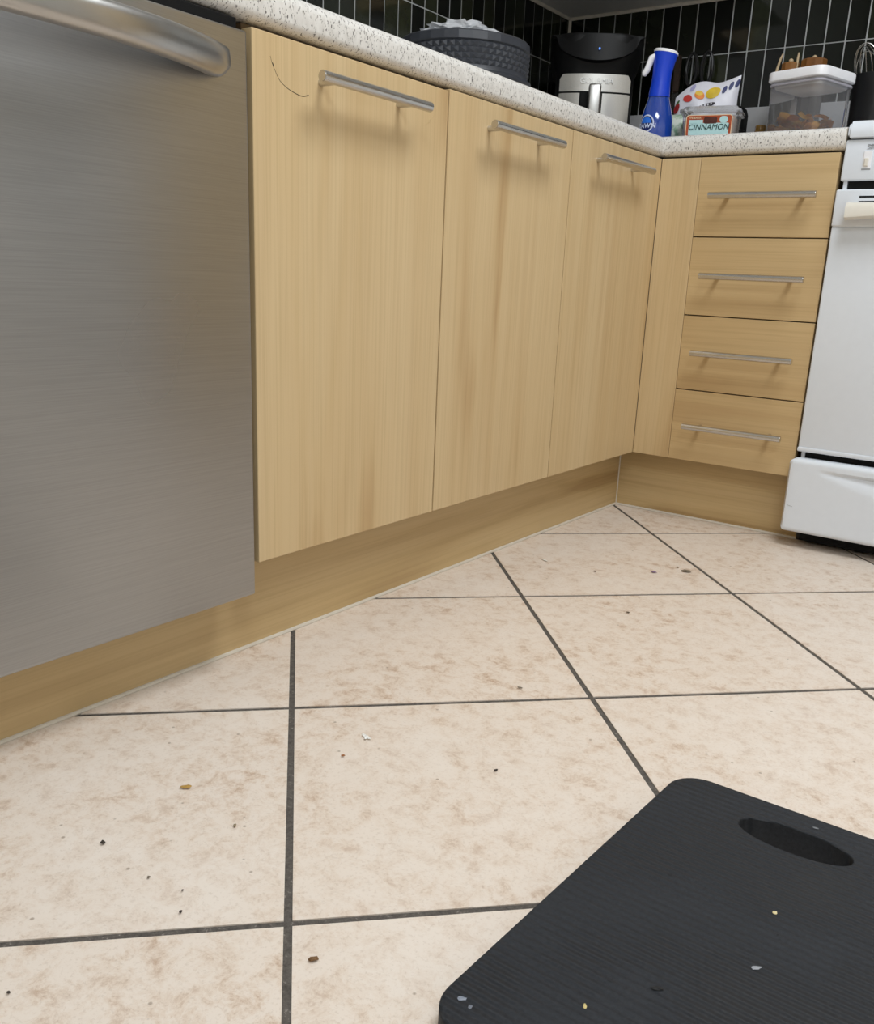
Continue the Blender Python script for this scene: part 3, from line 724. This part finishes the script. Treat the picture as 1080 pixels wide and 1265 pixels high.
# clear clamshell of cinnamon pastry pieces
CLX, CLY = 0.062, 0.122
t = thing('clamshell_box', 'clear plastic clamshell with orange and blue cinnamon label at the worktop edge', 'food box', (CLX, CLY, ZC), math.radians(12))
M['snack'] = plain('cinnamon_crumb', srgb(172, 128, 92), 0.7, noise=0.3)
def wallbox(bm, secs, n=5):
    rings = [[bm.verts.new((px+0, py, z)) for px, py in rounded(w, d, r, n)] for w, d, r, z in secs]
    for a, b in zip(rings, rings[1:]):
        m_ = len(a)
        for i in range(m_): bm.faces.new((a[i], a[(i+1) % m_], b[(i+1) % m_], b[i]))
    return rings
bm = bmesh.new(); rg = wallbox(bm, [(0.118, 0.088, 0.014, 0.0), (0.126, 0.096, 0.016, 0.056), (0.138, 0.108, 0.018, 0.0575), (0.138, 0.108, 0.018, 0.061)]); bm.faces.new(rg[0][::-1])
obj('tray', bm, M['clam'], t, True)
bm = bmesh.new(); rg = wallbox(bm, [(0.140, 0.110, 0.018, 0.0605), (0.140, 0.110, 0.018, 0.065), (0.126, 0.096, 0.016, 0.0665), (0.122, 0.092, 0.016, 0.0715)]); bm.faces.new(rg[-1])
obj('lid', bm, M['clam'], t, True)
bm = bmesh.new(); loftbox(bm, [(0.110, 0.080, 0.012, 0, 0.002), (0.116, 0.086, 0.012, 0, 0.030), (0.112, 0.082, 0.02, 0, 0.052)])
for v in bm.verts: v.co.z += 0.004*math.sin(60*v.co.x)*math.cos(50*v.co.y) if v.co.z > 0.04 else 0
f_ = obj('pastry_filling', bm, M['snack'], t, True); f_['kind'] = 'stuff'
def slant(z): return -0.0445-0.004*(z/0.056)-0.0016
def lab(name, x0, x1, z0, z1, r, mat, off, par=t):
    bm = bmesh.new(); vs = []; w, h = x1-x0, z1-z0
    vs = [bm.verts.new(((x0+x1)/2+px, slant((z0+z1)/2+pz)-off, (z0+z1)/2+pz)) for px, pz in rounded(w, h, r, 5)]
    f = bm.faces.new(vs); ex = bmesh.ops.extrude_face_region(bm, geom=[f])
    for v in [v for v in ex['geom'] if isinstance(v, bmesh.types.BMVert)]: v.co.y += 0.0004
    return obj(name, bm, mat, par)
M['lab_cream'] = plain('label_cream', srgb(236, 214, 178), 0.5, noise=0.02); M['lab_rust'] = plain('label_rust', srgb(168, 72, 34), 0.5, noise=0.25)
M['lab_aqua'] = plain('label_aqua', srgb(178, 214, 216), 0.5, noise=0.02); M['lab_dark'] = plain('label_brown', srgb(74, 28, 18), 0.5, noise=0.3); M['lab_ink'] = plain('label_ink', srgb(18, 58, 58), 0.5)
lb = lab('label', -0.051, 0.054, 0.006, 0.0520, 0.006, M['lab_cream'], 0.0)
lab('label_field', -0.0495, 0.0525, 0.0075, 0.0505, 0.005, M['lab_rust'], 0.0004, lb)
lab('label_band', -0.044, 0.047, 0.009, 0.0345, 0.002, M['lab_aqua'], 0.0008, lb)
lab('label_tag', -0.044, -0.012, 0.034, 0.0415, 0.001, M['lab_aqua'], 0.0008, lb)
lab('label_photo', -0.010, 0.020, 0.033, 0.0470, 0.004, M['lab_dark'], 0.0011, lb)
lab('label_badge', 0.0255, 0.0445, 0.0345, 0.0485, 0.0068, M['lab_aqua'], 0.0011, lb)
text('lettering', 'CINNAMON', 0.0165, M['lab_ink'], lb, FRONT_Y(0.002, slant(0.027)-0.0014, 0.0255), 0.0004, 1.02, 0.15)
text('lettering', 'THE BAKERY', 0.0055, M['lab_cream'], lb, FRONT_Y(-0.029, slant(0.045)-0.0012, 0.0455), 0.0003)

# pale green packet between bottle and clamshell
t = thing('leafy_packet', 'pale green packet squeezed between the blue bottle and the clamshell', 'packet', (-0.048, 0.172, ZC))
bm = bmesh.new(); loftbox(bm, [(0.05, 0.05, 0.008, 0, 0), (0.056, 0.06, 0.01, 0, 0.03), (0.05, 0.03, 0.008, 0, 0.066), (0.05, 0.006, 0.002, 0, 0.074)])
gp = NT('green_packet'); n_ = gp.noise(gp.pos(obj=True), 60, 3); gp.set(gp.ramp(n_, [(0.4, srgb(140, 170, 146)), (0.55, srgb(214, 222, 212))]), 0.35); obj('pouch', bm, gp.m, t, True)

# black rounded gadget at the wall
t = thing('cordless_gadget', 'small black round shouldered gadget against the grey upstand', 'gadget', (-0.048, 0.52, ZC))
bm = bmesh.new(); loftbox(bm, [(0.10, 0.06, 0.02, 0, 0), (0.104, 0.064, 0.02, 0, 0.01), (0.104, 0.064, 0.02, 0, 0.125), (0.096, 0.056, 0.02, 0, 0.14), (0.07, 0.035, 0.014, 0, 0.148)]); obj('body', bm, M['matte_black'], t, True)
bm = bmesh.new(); rr = rounded(0.1045, 0.0645, 0.02, 6); tube(bm, [(x, y, 0.085) for x, y in rr], 0.0008, 6, closed=True); obj('seam_ring', bm, M['black'], t)
# amber jar
t = thing('amber_jar', 'tiny amber glass jar beside the clear crisp box', 'jar', (0.146, 0.225, ZC))
am_ = NT('amber'); am_.set(srgb(128, 96, 40), 0.2); bm = bmesh.new(); lathe(bm, [(0.014, 0), (0.016, 0.003), (0.016, 0.030), (0.012, 0.036)], 24); obj('glass', bm, am_.m, t, True)
bm = bmesh.new(); lathe(bm, [(0.0125, 0.036), (0.0125, 0.045), (0.011, 0.047)], 24); obj('lid', bm, am_.m, t, True)

# clear storage box with white lid and crisps
BX, BY, BR = 0.268, 0.168, math.radians(-17)
t = thing('storage_box', 'clear square storage box with thick white lid holding orange crisps', 'storage box', (BX, BY, ZC), BR)
bm = bmesh.new(); rg = wallbox(bm, [(0.128, 0.128, 0.016, 0.0005), (0.130, 0.130, 0.018, 0.004), (0.134, 0.134, 0.018, 0.118)], 6); bm.faces.new(rg[0][::-1])
obj('body', bm, M['clear'], t, True)
bm = bmesh.new(); loftbox(bm, [(0.138, 0.138, 0.020, 0, 0.1195), (0.1465, 0.1465, 0.024, 0, 0.1215), (0.1465, 0.1465, 0.024, 0, 0.137), (0.143, 0.143, 0.022, 0, 0.1400), (0.12, 0.12, 0.02, 0, 0.1408)])
ld_ = obj('lid', bm, M['white_plastic'], t, True)
bm = bmesh.new(); loftbox(bm, [(0.108, 0.108, 0.012, 0, 0.1045), (0.118, 0.118, 0.014, 0, 0.1070), (0.126, 0.126, 0.016, 0, 0.1195)])
obj('lid_plug', bm, M['white_plastic'], ld_, True)
bm = bmesh.new(); rr = rounded(0.1335, 0.1335, 0.018, 6); tube(bm, [(x, y, 0.1130) for x, y in rr], 0.0028, 8, closed=True)
gk = NT('grey_gasket'); gk.set(srgb(168, 166, 176), 0.4); obj('gasket', bm, gk.m, ld_, True)
cr = NT('orange_crisp'); n_ = cr.noise(cr.pos(obj=True), 90, 4); oi = cr.node('ShaderNodeObjectInfo')
c_ = cr.mix(oi.outputs['Random'], srgb(255, 178, 58), srgb(255, 214, 110)); cr.set(cr.mix(0.25, c_, cr.ramp(n_, [(0.35, (0.62, 0.5, 0.4)), (0.6, (1, 1, 1))]), 'MULTIPLY'), 0.65)
bm = bmesh.new(); N = 7
g = [[bm.verts.new((-0.017+0.034*i/N, -0.013+0.026*j/N, 0.006*((i/N-0.5)*2)**2-0.003*((j/N-0.5)*2)**2)) for j in range(N+1)] for i in range(N+1)]
for i in range(N):
    for j in range(N): bm.faces.new((g[i][j], g[i+1][j], g[i+1][j+1], g[i][j+1]))
bmesh.ops.solidify(bm, geom=bm.faces[:], thickness=0.0016)
cme = bpy.data.meshes.new('crisp'); bm.to_mesh(cme); bm.free(); cme.materials.append(cr.m)
mt = Matrix.Translation((BX, BY, ZC)) @ Matrix.Rotation(BR, 4, 'Z')
rc = random.Random(3)
for k in range(60):
    lay = k//17; x, y = rc.uniform(-0.045, 0.045), rc.uniform(-0.045, 0.045)
    o = bpy.data.objects.new('crisp', cme); COL.objects.link(o); lp = mt @ Vector((x, y, 0.009+0.0105*lay+rc.uniform(0, 0.004)))
    o.location = lp; o.rotation_euler = (rc.uniform(-0.5, 0.5), rc.uniform(-0.5, 0.5), rc.uniform(0, 6.28))
    tag(o, 'curled orange crisp in the pile inside the clear white lidded box', 'crisp', 'orange crisps in the clear box')

# wooden jars with pale sticks behind the box
M['acacia'] = wood('acacia', srgb(84, 50, 24), srgb(130, 84, 42), srgb(160, 112, 60), 'z'); M['pale_wood'] = plain('pale_wood', srgb(205, 182, 146), 0.6)
for nm, jx, jy, rr, hh, lb, sl in (('a', 0.112, 0.50, 0.022, 0.239, 'narrow dark jar with brown wooden lid and pale knob behind the storage box', 'curved pale wooden stick rising left of the narrower wooden lidded jar'), ('b', 0.170, 0.505, 0.032, 0.243, 'wider dark jar with brown wooden lid and pale knob behind the storage box', 'straight pale wooden stick between the two wooden lidded jars')):
    t = thing('lidded_jar', lb, 'jar', (jx, jy, ZC), group=None)
    bm = bmesh.new(); lathe(bm, [(rr*0.8, 0), (rr*0.92, 0.006), (rr, 0.05), (rr, hh-0.02), (rr*0.98, hh-0.004), (rr*0.9, hh-0.001)], 10); obj('body', bm, M['black'], t)
    bm = bmesh.new(); lathe(bm, [(rr*1.01, hh-0.028), (rr*1.03, hh-0.024), (rr*1.03, hh-0.002), (rr*0.95, hh+0.0008)], 10); obj('wooden_lid', bm, M['acacia'], t)
    bm = bmesh.new(); lathe(bm, [(0.003, hh-0.001), (0.0035, hh+0.002), (0.006, hh+0.005), (0.0058, hh+0.009), (0.002, hh+0.012)], 16); obj('knob', bm, M['pale_wood'], t, True)
    bm = bmesh.new(); x0 = jx-rr-0.006
    P = [(x0-0.004, jy-0.012, ZC+0.003), (x0-0.004, jy-0.012, ZC+0.15), (x0-0.002, jy-0.012, ZC+0.225), (x0+0.004 if nm == 'a' else x0-0.001, jy-0.012, ZC+0.250), (x0+0.009 if nm == 'a' else x0, jy-0.012, ZC+0.262)]
    tube(bm, P, [0.0035, 0.0035, 0.0035, 0.003, 0.0022], 10); o = obj('wooden_stick', bm, M['pale_wood'], None, True, origin=(x0, jy-0.012, ZC)); tag(o, sl, 'stick')

# black utensil pot with whisk
t = thing('utensil_pot', 'tall black utensil pot behind the stove corner', 'pot', (0.347, 0.44, ZC))
bm = bmesh.new(); lathe(bm, [(0.050, 0), (0.054, 0.004), (0.056, 0.170), (0.0585, 0.176), (0.0585, 0.180), (0.054, 0.180), (0.052, 0.172), (0.050, 0.012), (0.001, 0.010)], 40); obj('body', bm, M['black'], t, True)
wz = ZC+0.165; wc = Vector((0.345, 0.435, 0))
t = thing('whisk', 'wire balloon whisk standing loops up in the black utensil pot', 'whisk', (wc.x+0.008, wc.y, ZC+0.014)); t.rotation_euler = (0, math.radians(-11), 0)
bm = bmesh.new(); cyl(bm, (0, 0, 0), (0, 0, 0.10), 0.006, 14); hd = obj('handle', bm, M['bar'], t, True)
for k in range(6):
    a = PI*k/6+0.2; pts = []
    for i in range(25):
        th = PI*i/24; w = 0.042*math.sin(th)**1.0*(1 if True else 0); ss = -math.cos(th)
        xx = 0.041*ss*(1-0.25*(1-math.sin(th))**2)*(math.sin(th)**0.35 if 0 < i < 24 else 0.0)
        zz = 0.098+0.148*math.sin(th)**0.72
        pts.append((xx*math.cos(a), xx*math.sin(a), zz-0.004*k*math.sin(th)))
    bm = bmesh.new(); tube(bm, pts, 0.0009, 6); obj('wire_loop', bm, M['bar'], t, True)

# magnetic strip with knife and scissors on the back wall
YW = WL-0.0045
t = thing('magnetic_strip', 'slim black magnetic knife strip fixed to the dark tiles', 'rack', (-0.21, YW, 1.095))
obj('rail', B(-0.105, 0.095, -0.010, 0.0, -0.011, 0.011, bev=0.002), M['matte_black'], t)
t = thing('kitchen_knife', 'kitchen knife with dark brown handle on the magnetic strip', 'knife', (-0.252, YW-0.012, 1.095))
bm = bmesh.new(); bmesh.ops.create_cube(bm, size=1)
for v in bm.verts: v.co = Vector((v.co.x*0.020*(1.0 if v.co.z > 0 else 0.9), v.co.y*0.012-0.001, 0.070+v.co.z*0.10))
bmesh.ops.bevel(bm, geom=bm.edges[:], offset=0.003, segments=2, affect='EDGES'); obj('handle', bm, plain('dark_brown_handle', srgb(58, 44, 36), 0.5), t, True)
bm = bmesh.new(); prism(bm, [(-0.010, 0.02), (0.010, 0.02), (0.010, -0.09), (0.004, -0.125), (-0.010, -0.13)], -0.001, 0.001)
bmesh.ops.rotate(bm, cent=(0, 0, 0), matrix=Matrix.Rotation(PI/2, 3, 'X'), verts=bm.verts); obj('blade', bm, M['bar'], t)
t = thing('scissors', 'black handled kitchen scissors hanging loops up on the magnetic strip', 'scissors', (-0.185, YW-0.0125, 1.095))
for sx in (-1, 1):
    bm = bmesh.new(); tube(bm, [(sx*(0.023+0.016*math.cos(a)), -0.002, 0.078+0.043*math.sin(a)) for a in [2*PI*i/24 for i in range(24)]], 0.0048, 8, closed=True)
    tube(bm, [(sx*0.018, -0.002, 0.040), (sx*0.006, -0.001, 0.016), (-sx*0.003, 0, -0.005)], 0.0045, 8); obj('finger_loop', bm, M['black'], t, True)
    bm = bmesh.new(); prism(bm, [(-0.006, 0.005), (0.006, 0.005), (0.007, -0.05), (sx*0.001, -0.115)], 0.0, 0.0012)
    bmesh.ops.rotate(bm, cent=(0, 0, 0), matrix=Matrix.Rotation(PI/2, 3, 'X'), verts=bm.verts)
    bmesh.ops.translate(bm, vec=(0, sx*0.0009, 0), verts=bm.verts); obj('blade', bm, M['bar'], t)

# ------------------------------------------------------------------ kneeling mat
MW, ML, MT = 0.286, 0.464, 0.030
ang = math.radians(0.3)
c0 = Vector((0.7575, -1.4265, 0)); SHEAR = 0.052
outl = rounded(MW, ML, 0.034, 10)
slot = []; SW, SH = 0.112, 0.030
for i in range(48):
    a = 2*PI*i/48; ca, sa = math.cos(a), math.sin(a); e = 0.80
    slot.append((0.001+SW/2*abs(ca)**0.95*(1 if ca >= 0 else -1), ML/2-0.057+0.0225*abs(sa)**0.95*(1 if sa >= 0 else -1)))
bm = bmesh.new()
def loop(pts, z): return [bm.verts.new((x, y, z)) for x, y in pts]
def wallq(a, b):
    for i in range(len(a)): bm.faces.new((a[i], a[(i+1) % len(a)], b[(i+1) % len(a)], b[i]))
def scale_out(pts, d):
    return [((x*(1-2*d/MW)), (y*(1-2*d/ML))) for x, y in pts]
o0 = loop(outl, 0.0); o1 = loop(outl, MT-0.002); o2 = loop(scale_out(outl, 0.0006), MT-0.0006); o3 = loop(scale_out(outl, 0.002), MT)
sc_ = Vector((0, ML/2-0.056)); so = [((x-sc_.x)*1.012+sc_.x, (y-sc_.y)*1.05+sc_.y) for x, y in slot]
s3 = loop(so, MT); s2_ = loop(slot, MT-0.001); s0 = loop(slot, 0.0)
wallq(o0, o1); wallq(o1, o2); wallq(o2, o3); wallq(s3, s2_); wallq(s2_, s0)
def ring_edges(vs): return [bm.edges.get((vs[i], vs[(i+1) % len(vs)])) for i in range(len(vs))]
bmesh.ops.triangle_fill(bm, use_beauty=True, edges=ring_edges(o3)+ring_edges(s3))
bmesh.ops.triangle_fill(bm, use_beauty=True, edges=ring_edges(o0)+ring_edges(s0))
for v in bm.verts: v.co.x += SHEAR*v.co.y
mat_o = obj('kneeling_mat', bm, M['foam'], None)
mat_o.location = c0; mat_o.rotation_euler = (0, 0, ang)
tag(mat_o, 'black ribbed foam kneeling mat with an oval hand slot on the tiled floor', 'mat')

# ------------------------------------------------------------------ crumbs and scraps
def scrap(name, x, y, z, sx, sy, sz, col, label, cat='crumb', rot=0.0, seed=0, group='scraps on the floor'):
    bm = bmesh.new(); bmesh.ops.create_icosphere(bm, subdivisions=2, radius=0.5); r = random.Random(seed)
    for v in bm.verts:
        k = 1+0.55*mn.noise(v.co*4+Vector((seed, seed*2, 0))); v.co = Vector((v.co.x*sx*k, v.co.y*sy*k, v.co.z*sz*k))
    zmin = min(v.co.z for v in bm.verts)
    for v in bm.verts: v.co.z -= zmin
    o = obj(name, bm, plain('scrap_%s_%d' % (name, seed), col, 0.7, noise=0.2)); o.location = (x, y, z); o.rotation_euler = (0, 0, rot)
    tag(o, label, cat, group); return o
brn, drk, wht = srgb(112, 84, 40), srgb(52, 44, 38), srgb(240, 238, 232)
scrap('crumb', 0.186, -1.546, 0, 0.013, 0.005, 0.003, srgb(176, 138, 66), 'yellow brown crumb, largest on the big lower left tile', rot=0.75, seed=1)
scrap('crumb', 0.205, -1.663, 0, 0.005, 0.004, 0.003, drk, 'round black crumb at the centre of the lower left tile', rot=0.3, seed=2)
scrap('crumb', 0.283, -1.560, 0, 0.005, 0.003, 0.0015, srgb(140, 126, 100), 'greyish crumb right of the yellow brown crumb', rot=2.2, seed=3)
scrap('crumb', 0.284, -1.667, 0, 0.003, 0.003, 0.0012, srgb(110, 100, 84), 'tiny grey crumb right of the round black crumb', seed=4)
scrap('crumb', 0.324, -1.659, 0, 0.0025, 0.002, 0.0012, drk, 'speck near the lower grout line left of the long joint', seed=5)
scrap('crumb', 0.481, -1.647, 0, 0.009, 0.0045, 0.003, srgb(116, 84, 50), 'brown husk at the bottom near the long upright grout joint', rot=0.9, seed=6)
scrap('paper_scrap', 0.265, -1.329, 0.0002, 0.018, 0.005, 0.0014, wht, 'larger white scrap on the central tile', 'scrap', -0.2, 7)
scrap('paper_scrap', 0.2655, -1.331, 0.0008, 0.004, 0.010, 0.001, wht, 'small white sliver lying across the central white scrap', 'scrap', 0.5, 8)
scrap('crumb', 0.273, -1.382, 0, 0.005, 0.0025, 0.002, srgb(160, 104, 62), 'reddish crumb just below the white scrap', rot=0.7, seed=9)
scrap('lint', 0.311, -0.379, 0, 0.020, 0.011, 0.003, srgb(112, 100, 82), 'grey green lint clump near the diagonal joint by the corner', 'lint', 0.3, 10)
scrap('lint', 0.288, -0.366, 0, 0.007, 0.004, 0.002, srgb(120, 104, 84), 'smaller lint tuft beside the grey green clump', 'lint', 1.0, 11)
scrap('lint', 0.263, -0.432, 0, 0.012, 0.007, 0.002, srgb(128, 104, 132), 'purple lint bit left of the grey green clump', 'lint', 0.2, 12)
scrap('paper_scrap', 0.055, -0.518, 0, 0.022, 0.005, 0.001, srgb(240, 234, 224), 'thin white scrap near the left kick board below the third door', 'scrap', -0.4, 13)
scrap('crumb', 0.434, -1.290, 0, 0.005, 0.003, 0.002, drk, 'dark crumb on the central tile nearest the black mat', rot=1.2, seed=14)
scrap('crumb', 0.170, -0.513, 0, 0.006, 0.004, 0.002, srgb(110, 86, 64), 'dark speck between the purple lint and the kick board', seed=15)
scrap('crumb', 0.324, -0.687, 0, 0.007, 0.004, 0.002, srgb(96, 80, 62), 'dark crumb on the second tile from the corner', seed=16)
scrap('crumb', 0.338, -1.079, 0, 0.007, 0.003, 0.002, srgb(120, 110, 96), 'grey crumb near the crossing joints left of the mat', rot=0.4, seed=17)
scrap('crumb', 0.347, -1.679, 0, 0.003, 0.003, 0.002, drk, 'black speck beside the lower grout crossing', seed=18)
scrap('crumb', 0.318, -1.823, 0, 0.003, 0.0025, 0.0015, drk, 'black speck at the bottom left corner tile', seed=19)
g2 = 'scraps on the black mat'
scrap('paper_scrap', 0.792, -1.453, MT, 0.009, 0.004, 0.0008, srgb(150, 152, 158), 'pale grey flake in the middle of the black mat', 'scrap', 0.8, 20, g2)
scrap('crumb', 0.784, -1.376, MT, 0.004, 0.004, 0.002, srgb(224, 208, 160), 'yellowish crumb on the mat below the hand slot', 'crumb', 0, 21, g2)
scrap('paper_scrap', 0.6215, -1.6300, MT, 0.007, 0.004, 0.0008, srgb(132, 138, 150), 'silvery flake at the lower left corner of the mat', 'scrap', 0.6, 22, g2)
scrap('paper_scrap', 0.6310, -1.6330, MT, 0.004, 0.003, 0.0008, srgb(110, 114, 124), 'small dull flake right of the silvery flake on the mat', 'scrap', 1.6, 23, g2)
scrap('crumb', 0.737, -1.526, MT, 0.010, 0.004, 0.002, srgb(18, 18, 20), 'raised black foam shred on the lower part of the mat', 'crumb', 0.5, 24, g2)
scrap('crumb', 0.700, -1.578, MT, 0.003, 0.005, 0.001, srgb(206, 188, 128), 'little yellow flake near the bottom edge of the mat', 'crumb', 0.5, 25, g2)
scrap('paper_scrap', 0.778, -1.214, MT, 0.006, 0.003, 0.0008, srgb(116, 118, 122), 'grey flake above the hand slot of the mat', 'scrap', 0.3, 26, g2)
